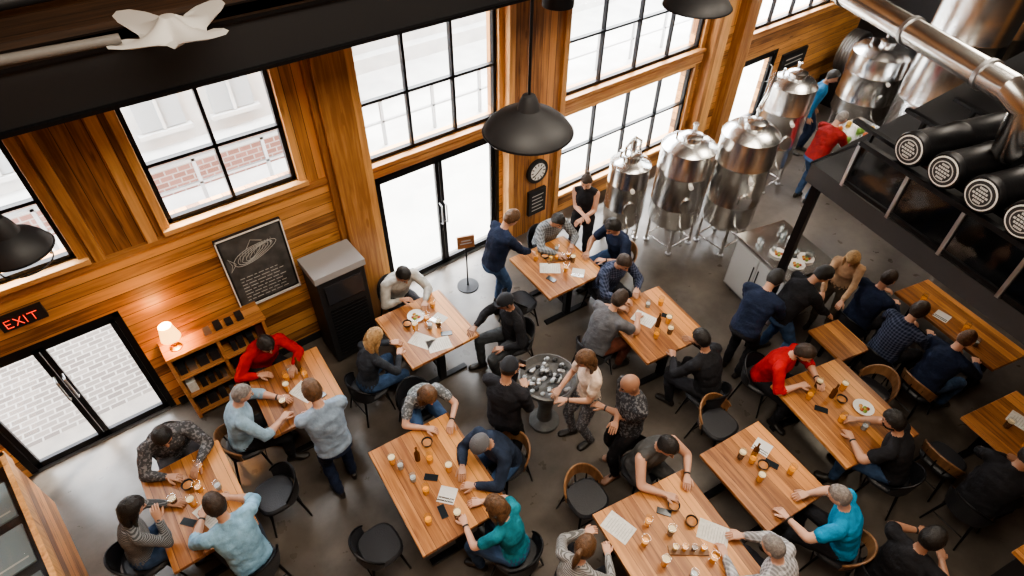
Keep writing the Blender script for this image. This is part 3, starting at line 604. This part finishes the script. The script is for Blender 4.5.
b.obj('steel_prep_table',(11.35,4.15,0),-.2)
# ------------------------------------------------------------ wall things
b=MB(); b.box(.60,1.38,6.2,6.249,1.12,2.18,BLKP); b.box(.64,1.34,6.195,6.2,1.16,2.14,pmat('poster_charcoal',(.07,.07,.07),.7,var=.45,vscale=6)); b.box(.60,1.38,6.185,6.2,1.10,1.13,WHT) 
PW=pmat('chalk_white',(.5,.5,.48),.9)
def fx(t,s): # fish outline
    return V((.99+.27*s*math.cos(t),6.193,1.86+(.10*s*math.sin(t))*(1-.25*math.cos(t))+.06*math.cos(t)))
for s_ in (1,.82,.64,.46,.3): b.limb([fx(2*math.pi*i/24,s_) for i in range(25)],[.0035]*25,PW,4)
b.limb([V((.74,6.193,1.80)),V((.67,6.193,1.90)),V((.70,6.193,1.79)),V((.66,6.193,1.70)),V((.74,6.193,1.79))],[.004]*5,PW,4)
b.limb([V((.90,6.193,1.94)),V((.98,6.193,2.05)),V((1.10,6.193,1.99))],[.004]*3,PW,4); b.sph((1.19,6.193,1.92),.009,PW,n=6)
for k in range(12): b.limb([V((.80+.035*k,6.193,1.80+.008*k)),V((.82+.035*k,6.193,1.92+.006*k))],[.0022]*2,PW,4)
for k in range(8):
    xx=.72
    while xx<1.2:
        ww=random.uniform(.03,.10); b.box(xx,xx+ww,6.192,6.195,1.2+k*.05,1.208+k*.05,PW); xx+=ww+.02
for a in ((.60,.615,1.12,2.18),(1.365,1.38,1.12,2.18)): b.box(a[0],a[1],6.185,6.2,a[2],a[3],WHT)
b.box(.6,1.38,6.185,6.2,2.165,2.18,WHT); b.obj('framed_chalk_poster',smooth=False)
b=MB(); Yc=6.32; X_=V((1,0,0)); Z_=V((0,0,1)); cc=V((5.45,Yc,1.2))
b.ell([(cc,X_,Z_,.21,.21),(cc+V((0,-.04,0)),X_,Z_,.21,.21),(cc+V((0,-.045,0)),X_,Z_,.185,.185)],BLKP,32); b.ell([(cc+V((0,-.046,0)),X_,Z_,.15,.15),(cc+V((0,-.048,0)),X_,Z_,.15,.15)],WHT,32)
for k in range(12):
    a=k*math.pi/6; d=V((math.sin(a),0,math.cos(a))); b.obox(cc+V((0,-.05,0))+d*.12,d*.022,d.cross(V((0,1,0)))*.007,V((0,.003,0)),BLKP)
for a,l in ((.9,.09),(-2.2,.12)): d=V((math.sin(a),0,math.cos(a))); b.obox(cc+V((0,-.052,0))+d*l/2,d*l/2,d.cross(V((0,1,0)))*.007,V((0,.003,0)),BLKP)
b.obj('wall_clock')
b=MB(); b.box(5.28,5.64,6.27,6.33,.38,.85,BLKP)
for k in range(5): b.box(5.34,5.58-.03*(k%2),6.266,6.27,.46+k*.07,.475+k*.07,PW)
b.obj('small_chalkboard_sign',smooth=False,bevel=.005)
b=MB(); b.box(12.2,13.1,6.40,6.45,1.0,1.35,BLKP); 
for k in range(2): b.box(12.35,12.95,6.395,6.40,1.1+k*.1,1.12+k*.1,PW)
b.obj('wall_sign',smooth=False)
b=MB(); b.box(-1.47,-1.08,6.19,6.24,2.07,2.24,BLKP)
NE=pmat('red_neon',(.6,.03,.015),.4,emis=(1,.05,.02),es=1.1)
for pts in ([(-1.42,2.11),(-1.42,2.20),(-1.37,2.20)],[(-1.42,2.155),(-1.38,2.155)],[(-1.42,2.11),(-1.37,2.11)],[(-1.34,2.11),(-1.28,2.20)],[(-1.34,2.20),(-1.28,2.11)],[(-1.25,2.11),(-1.25,2.20)],[(-1.22,2.20),(-1.14,2.20)],[(-1.18,2.20),(-1.18,2.11)]):
    b.limb([V((p[0],6.18,p[1])) for p in pts],[.005]*len(pts),NE,6)
b.obj('exit_sign')
b=MB(); b.box(-.38,.78,5.85,6.2,1.11,1.16,SHELFW)
for x in (-.36,.19,.74): b.box(x-.02,x+.02,5.87,6.2,0,1.11,SHELFW)
for z in (.06,.40,.74): b.box(-.36,.74,5.87,6.2,z,z+.03,SHELFW)
b.box(-.36,.74,6.18,6.2,.05,1.1,BLKP); b.obj('wooden_sideboard',smooth=False,bevel=.005)
b=MB()
for z in (.09,.43,.77):
    x=-.32
    while x<.66:
        w=random.uniform(.04,.12); hh=random.uniform(.1,.25)
        if not (.12<x<.22): b.box(x,x+w,5.93,6.12,z,z+hh,random.choice([BLKP,LEA,STEELD,LEA,BLKP,PAPER]))
        x+=w+random.uniform(.01,.05)
b.obj('shelf_goods',smooth=False)
b=MB(); SH=pmat('lamp_shade',(.9,.6,.3),.7,emis=(1,.5,.15),es=3)
b.lathe([(.07,0),(.07,.015),(.02,.03),(.03,.09),(.012,.16),(.01,.2)],pmat('brass',(.5,.3,.1),.3,1),20); b.lathe([(.11,.17),(.07,.36)],SH,24,cap=False); b.obj('table_lamp',(-.22,6.0,1.16))
b=MB()
for i in range(4): b.box(.1+i*.13,.18+i*.13,5.97,6.08,1.16,1.2+.03*(i%2),random.choice([BLKP,STEELD]))
b.obj('card_holder',smooth=False)
b=MB(); b.box(1.42,2.06,5.62,6.09,.05,1.5,BLKP); b.box(1.40,2.08,5.60,6.095,1.5,1.60,pmat('grey_plastic',(.32,.32,.33),.5)); 
for k in range(16): b.box(1.5,2.0,5.605,5.62,.15+k*.055,.175+k*.055,BLK)
b.box(1.5,2.0,5.6,5.62,1.1,1.42,pmat('dark_panel',(.03,.03,.035),.2)); b.box(1.45,1.5,5.65,5.7,0,.05,BLK); b.box(2.0,2.05,5.65,5.7,0,.05,BLK); b.box(1.45,2.05,6.0,6.05,0,.05,BLK)
b.obj('black_drinks_cooler',smooth=False,bevel=.01)
b=MB(); b.lathe([(.17,0),(.17,.015),(.02,.03),(.012,.05),(.012,.85)],BLK,20); b.box(-.13,.13,-.012,.012,.78,1.0,SHELFW); b.box(-.09,.09,-.014,-.012,.86,.88,PW); b.box(-.07,.07,-.014,-.012,.91,.93,PW); b.obj('wooden_sign_stand',(3.73,5.84,0),-.35)
b=MB(); b.lathe([(.19,0),(.19,.05),(.10,.12),(.085,.3),(.11,.5),(.10,.62),(.2,.72),(.30,.80),(.33,.90),(.35,.92),(.33,.93),(.28,.86),(.0,.84)],pmat('aged_stone',(.12,.12,.12),.5,.3,bump=.6,bscale=25,var=.3),24,cap=False)
for i in range(60):
    a=random.uniform(0,6.28); rr=.28*math.sqrt(random.random()); b.sph((rr*math.cos(a),rr*math.sin(a),.89+random.uniform(-.01,.04)),(.034,.028,.022),random.choice([STEELD,pmat('ice',(.25,.28,.3),.2),STEELD,BLKP]),n=7)
b.obj('pedestal_ice_bowl',(3.08,3.2,0))
b=MB(); b.box(-.35,.35,-1.6,1.6,0,.85,WS); b.box(.31,.36,-1.65,1.65,.85,1.02,TRIM); b.box(-.36,-.31,-1.65,1.65,.85,1.02,TRIM); b.box(-.35,.35,-1.65,-1.6,.85,1.02,TRIM); b.box(-.35,.35,1.6,1.65,.85,1.02,TRIM); b.box(-.31,.31,-1.6,1.6,.85,.88,BLKP)
for k in range(5): b.box(-.24,.24,-1.5+k*.6,-1.02+k*.6,.88,.90,pmat('display_card',(.2,.25,.27),.4)); b.box(-.2,.2,-1.42+k*.6,-1.4+k*.6,.90,.901,PW)
b.box(-.31,.31,-1.6,1.6,.98,.985,GLASS); b.obj('display_cabinet',(-2.2,4.1,0),.12,smooth=False,bevel=.006)
b=MB(); b.box(-.5,.5,-.6,.6,.84,.9,TOP); b.box(-.45,.45,-.55,.55,0,.84,BLKP); b.obj('wooden_side_counter',(5.62,-1.72,0),-.24,smooth=False,bevel=.008)
b=MB(); b.lathe([(.12,0),(.17,.05),(.18,.09),(.165,.09),(.12,.02),(0,.015)],pmat('wicker',(.4,.3,.2),.8,bump=1,bscale=60),24,cap=False); b.obj('serving_basket',(5.42,-1.42,.9))
CG=pmat('counter_grey',(.30,.29,.28),.4,var=.15,vscale=4)
b=MB(); b.box(-.45,.45,-.55,.55,.95,1.0,STEEL); b.box(-.42,.42,-.52,.52,.06,.95,CG); b.box(-.38,.38,-.48,.48,0,.06,BLKP)
for k in range(2): b.box(-.435,-.42,-.5+k*.51,-.01+k*.5,.1,.9,pmat('fridge_door',(.45,.45,.44),.3)); b.box(-.45,-.435,-.06+k*.1,-.04+k*.1,.45,.75,BLK)
b.obj('service_counter',(7.25,2.85,0),-.25,smooth=False,bevel=.008)
for i in range(12): inst('drinking_cup',WG,(7.25+random.uniform(-.3,.3),2.85+random.uniform(-.4,.4),1.001))
for i in range(3): inst('dinner_plate',PL,(7.05+.22*(i%2),2.55+.3*(i//2),1.001))
b=MB(); b.box(-.25,.25,-.28,.28,.66,.7,TOP); 
for sx in(-.21,.21):
    for sy in (-.24,.24): b.box(sx-.02,sx+.02,sy-.02,sy+.02,0,.66,BLK)
b.obj('small_wooden_table',(6.60,1.5,0),-.25,smooth=False)
# ------------------------------------------------------------ mezzanine
A=V((6.12,2.51,0)); B=V((4.75,-2.5,0)); Cc=V((12.2,-2.5,0)); D=V((12.2,2.35,0))
def prism(b,pts,z0,z1,m):
    i=len(b.v); n=len(pts); b.v+=[V((p.x,p.y,z0)) for p in pts]+[V((p.x,p.y,z1)) for p in pts]; k=b.mi(m)
    b.f.append(tuple(range(i,i+n))); b.f.append(tuple(range(i+n,i+2*n))[::-1]); b.m+=[k,k]
    for j in range(n): b.f.append((i+j,i+(j+1)%n,i+n+(j+1)%n,i+n+j)); b.m.append(k)
b=MB(); prism(b,[A,B,Cc,D],2.8,3.02,pmat('mezzanine_paint',(.035,.036,.04),.5,bump=.15)); 
MESH=glassmat('mesh_panel',.06,(.45,.45,.47))
def rail(b,A,B,zt,step,skip=0):
    d=(B-A).normalized(); A=A+d*skip; L=(B-A).length; n=max(1,round(L/step)); s=d.cross(V((0,0,1)))
    b.obox((A+B)/2+V((0,0,zt)),d*L/2,s*.03,V((0,0,.025)),BLK); b.obox((A+B)/2+V((0,0,3.07)),d*L/2,s*.02,V((0,0,.02)),BLK)
    for i in range(n+1): p=A+d*L*i/n; b.obox(p+V((0,0,(3.02+zt)/2)),d*.018,s*.025,V((0,0,(zt-3.02)/2)),STEELD)
    b.obox((A+B)/2+V((0,0,(3.1+zt)/2)),d*L/2,s*.004,V((0,0,(zt-3.1)/2)),MESH)
rail(b,A,B,3.52,.62,.45)
d=(B-A).normalized(); b.obox(A+d*.235+V((0,0,3.28)),d*.23+V((0,0,.25)),d.cross(V((0,0,1)))*.025,V((0,0,.02)),BLK)
for p in (A+V((.1,-.12,0)),V((10.5,2.2,0))): b.box(p.x-.04,p.x+.05,p.y-.04,p.y+.05,0,2.8,BLK)
b.obj('mezzanine_platform',smooth=False)
b=MB(); xd=V((.957,-.29,0)); yd=V((-.29,-.957,0))
for k in range(3): b.obox(V((5.58,.86,3.53))+xd*(.3+k*.7),yd*1.65,xd*.03,V((0,0,.02)),BLK)
for k in range(3):
    for q in (-1.4,1.4): b.obox(V((5.58,.86,3.265))+xd*(.3+k*.7)+yd*q,yd*.02,xd*.02,V((0,0,.245)),BLK)
b.obj('barrel_rack',smooth=False)
for i in range(7):
    p=V((5.86,1.62,3.71))+V((-.11,-.36,0))*i; b=MB()
    zv=V((0,0,1)); yv=zv.cross(xd)
    b.ell([(p+xd*t,yv,zv,r,r) for t,r in ((0,.15),(.02,.162),(.06,.166),(.07,.158),(.55,.158),(.56,.166),(.60,.166),(.61,.158),(1.2,.158),(1.21,.166),(1.25,.166),(1.26,.158),(1.9,.158),(2.0,.16),(2.02,.15))],BLK,28)
    b.ell([(p-xd*.002,yv,zv,.135,.135),(p-xd*.006,yv,zv,.135,.135)],WHT,28); b.ell([(p-xd*.007,yv,zv,.122,.122),(p-xd*.009,yv,zv,.122,.122)],BLKP,28)
    LG=pmat('label_grey',(.55,.55,.54),.6)
    b.ell([(p-xd*.010,yv,zv,.095,.095),(p-xd*.011,yv,zv,.095,.095)],LG,24); b.ell([(p-xd*.012,yv,zv,.085,.085),(p-xd*.013,yv,zv,.085,.085)],BLKP,24)
    for k in range(-2,3):
        w_=.07-.018*abs(k)
        for q in range(-2,3): b.obox(p-xd*.014+zv*.030*k+yv*(q*w_*.42),yv*(w_*.16),zv*.009,xd*.001,LG)
    b.obj('black_keg')
# ------------------------------------------------------------ overhead
b=MB(); b.box(-2.88,14.5,5.0,5.22,4.45,4.88,BLKP); b.box(-2.88,14.5,4.95,5.27,4.45,4.48,BLK); b.box(-2.88,14.5,4.95,5.27,4.85,4.88,BLK); b.obj('ceiling_beam_steel',smooth=False)
DK=wood('dark_deck',(.02,.012,.008),(.10,.05,.025),'X','Y',.2,rough=.7)
b=MB(); b.box(-2.88,3.3,5.3,6.2,4.86,4.92,DK); b.obj('upper_wood_deck',smooth=False)
b=MB(); b.cyl((-2.85,5.5,5.05),(3,5.9,5.05),.05,BLKP,14); b.cyl((-2.85,4.7,5.1),(.4,4.4,5.1),.03,pmat('grey_pipe',(.15,.14,.13),.6),12); b.obj('ceiling_pipe')
b=MB(); n=40; 
R=[]
for k in range(7):
    t=k/6; ring=[]
    for j in range(n):
        a=2*math.pi*j/n; r=(.05+.42*t*(.35+.65*abs(math.cos(a*2))**2.5)); ring.append(V((r*math.cos(a+.5),r*math.sin(a+.5),.14*(1-t)**2+.10*t*t*abs(math.cos(a*2)))))
    R.append(ring)
b.rings(R,pmat('white_canvas',(.55,.53,.5),.8),cap=True); b.obj('white_canvas_canopy',(.72,4.55,4.98))
def pendant(x,y,z,r,topz=7.6,ring=False):
    b=MB(); INN=pmat('lamp_inner',(.10,.085,.07),.5)
    b.lathe([(r,0),(r*.98,.015),(r*.9,.06),(r*.7,.12),(r*.4,.165),(.09,.19),(.07,.26),(.05,.30),(.012,.31)],BLKP,40,cap=False)
    b.lathe([(r*.99,0),(r*.96,.01),(r*.88,.05),(r*.68,.11),(r*.38,.155),(.0,.17)],INN,40,cap=False)
    b.limb([V((r*math.cos(t),r*math.sin(t),0)) for t in [2*math.pi*i/40 for i in range(41)]],[.008]*41,BLK,6)
    b.sph((0,0,.09),.05,WHT,n=10); b.cyl((0,0,.3),(0,0,topz-z),.012,BLK,8)
    if ring: b.limb([V((r*.75*math.cos(t),r*.75*math.sin(t),-.12)) for t in [2*math.pi*i/30 for i in range(31)]],[.006]*31,BLK,6); b.cyl((r*.7,0,-.12),(r*.7,0,0.03),.006,BLK,6); b.cyl((-r*.7,0,-.12),(-r*.7,0,0.03),.006,BLK,6)
    b.obj('pendant_lamp',(x,y,z))
pendant(2.78,3.35,4.15,.36); pendant(-.78,5.0,3.6,.24,ring=True); pendant(5.95,4.3,4.2,.38)
b=MB(); b.cyl((0,0,0),(0,0,.3),.15,BLK,24); b.cyl((0,0,.3),(0,0,3.0),.015,BLK,8); b.obj('cylinder_spotlight',(3.92,4.35,4.6))
b=MB(); p0=V((7.9,4.94,4.4)); p1=V((6.05,1.2,4.4)); b.limb([p0,p1,p1+V((.05,-.15,-.12)),p1+V((.1,-.2,-.5))],[.12]*4,STEEL,24)
for t in (.2,.45,.7,.93): q=p0.lerp(p1,t); dd=(p1-p0).normalized(); b.cyl(q,q+dd*.04,.135,STEELD,24)
b.obj('ventilation_duct')
b=MB(); b.obox(V((10.4,1.6,4.7)),V((2.6,-.6,0)),V((.12,.5,0)),V((0,0,.1)),BLKP); b.obox(V((10.2,2.3,4.5)),V((2.6,-.5,0)),V((.02,.08,0)),V((0,0,.12)),BLK); b.obj('overhead_steel_truss',smooth=False)
# ------------------------------------------------------------ light
w=bpy.data.worlds.new('w'); SC.world=w; w.use_nodes=True; bg=w.node_tree.nodes['Background']; bg.inputs[0].default_value=(.95,.97,1,1); bg.inputs[1].default_value=18
s=bpy.data.lights.new('sun','SUN'); s.energy=10; s.angle=math.radians(6); s.color=(1,.95,.88); so=bpy.data.objects.new('sun',s); COL.objects.link(so); so.rotation_euler=V((-.45,-.32,-.8)).to_track_quat('-Z','Y').to_euler()
for x,y,e in ((1,1.5,250),(6,1.5,250),(11,2,260),(2.5,-3,110)):
    a=bpy.data.lights.new('ceiling_fill','AREA'); a.shape='RECTANGLE'; a.size=3.0; a.size_y=2.5; a.energy=e; a.color=(1,.89,.74); ao=bpy.data.objects.new('ceiling_fill',a); COL.objects.link(ao); ao.location=(x,y,7.5)  # added soft fill from above the view, no fixtures modelled
p=bpy.data.lights.new('lamp_bulb','POINT'); p.energy=15; p.color=(1,.55,.2); p.shadow_soft_size=.05; po=bpy.data.objects.new('lamp_bulb',p); COL.objects.link(po); po.location=(-.22,6.0,1.45)
p=bpy.data.lights.new('under_mezzanine_fill','POINT'); p.energy=35; p.color=(1,.85,.65); p.shadow_soft_size=.15; po=bpy.data.objects.new('under_mezzanine_fill',p); COL.objects.link(po); po.location=(8.0,1.2,2.6)  # added fill to brighten the people under the deck, no fixture there
SC.view_settings.view_transform='AgX'; SC.view_settings.look='AgX - Medium High Contrast'; SC.view_settings.exposure=.35
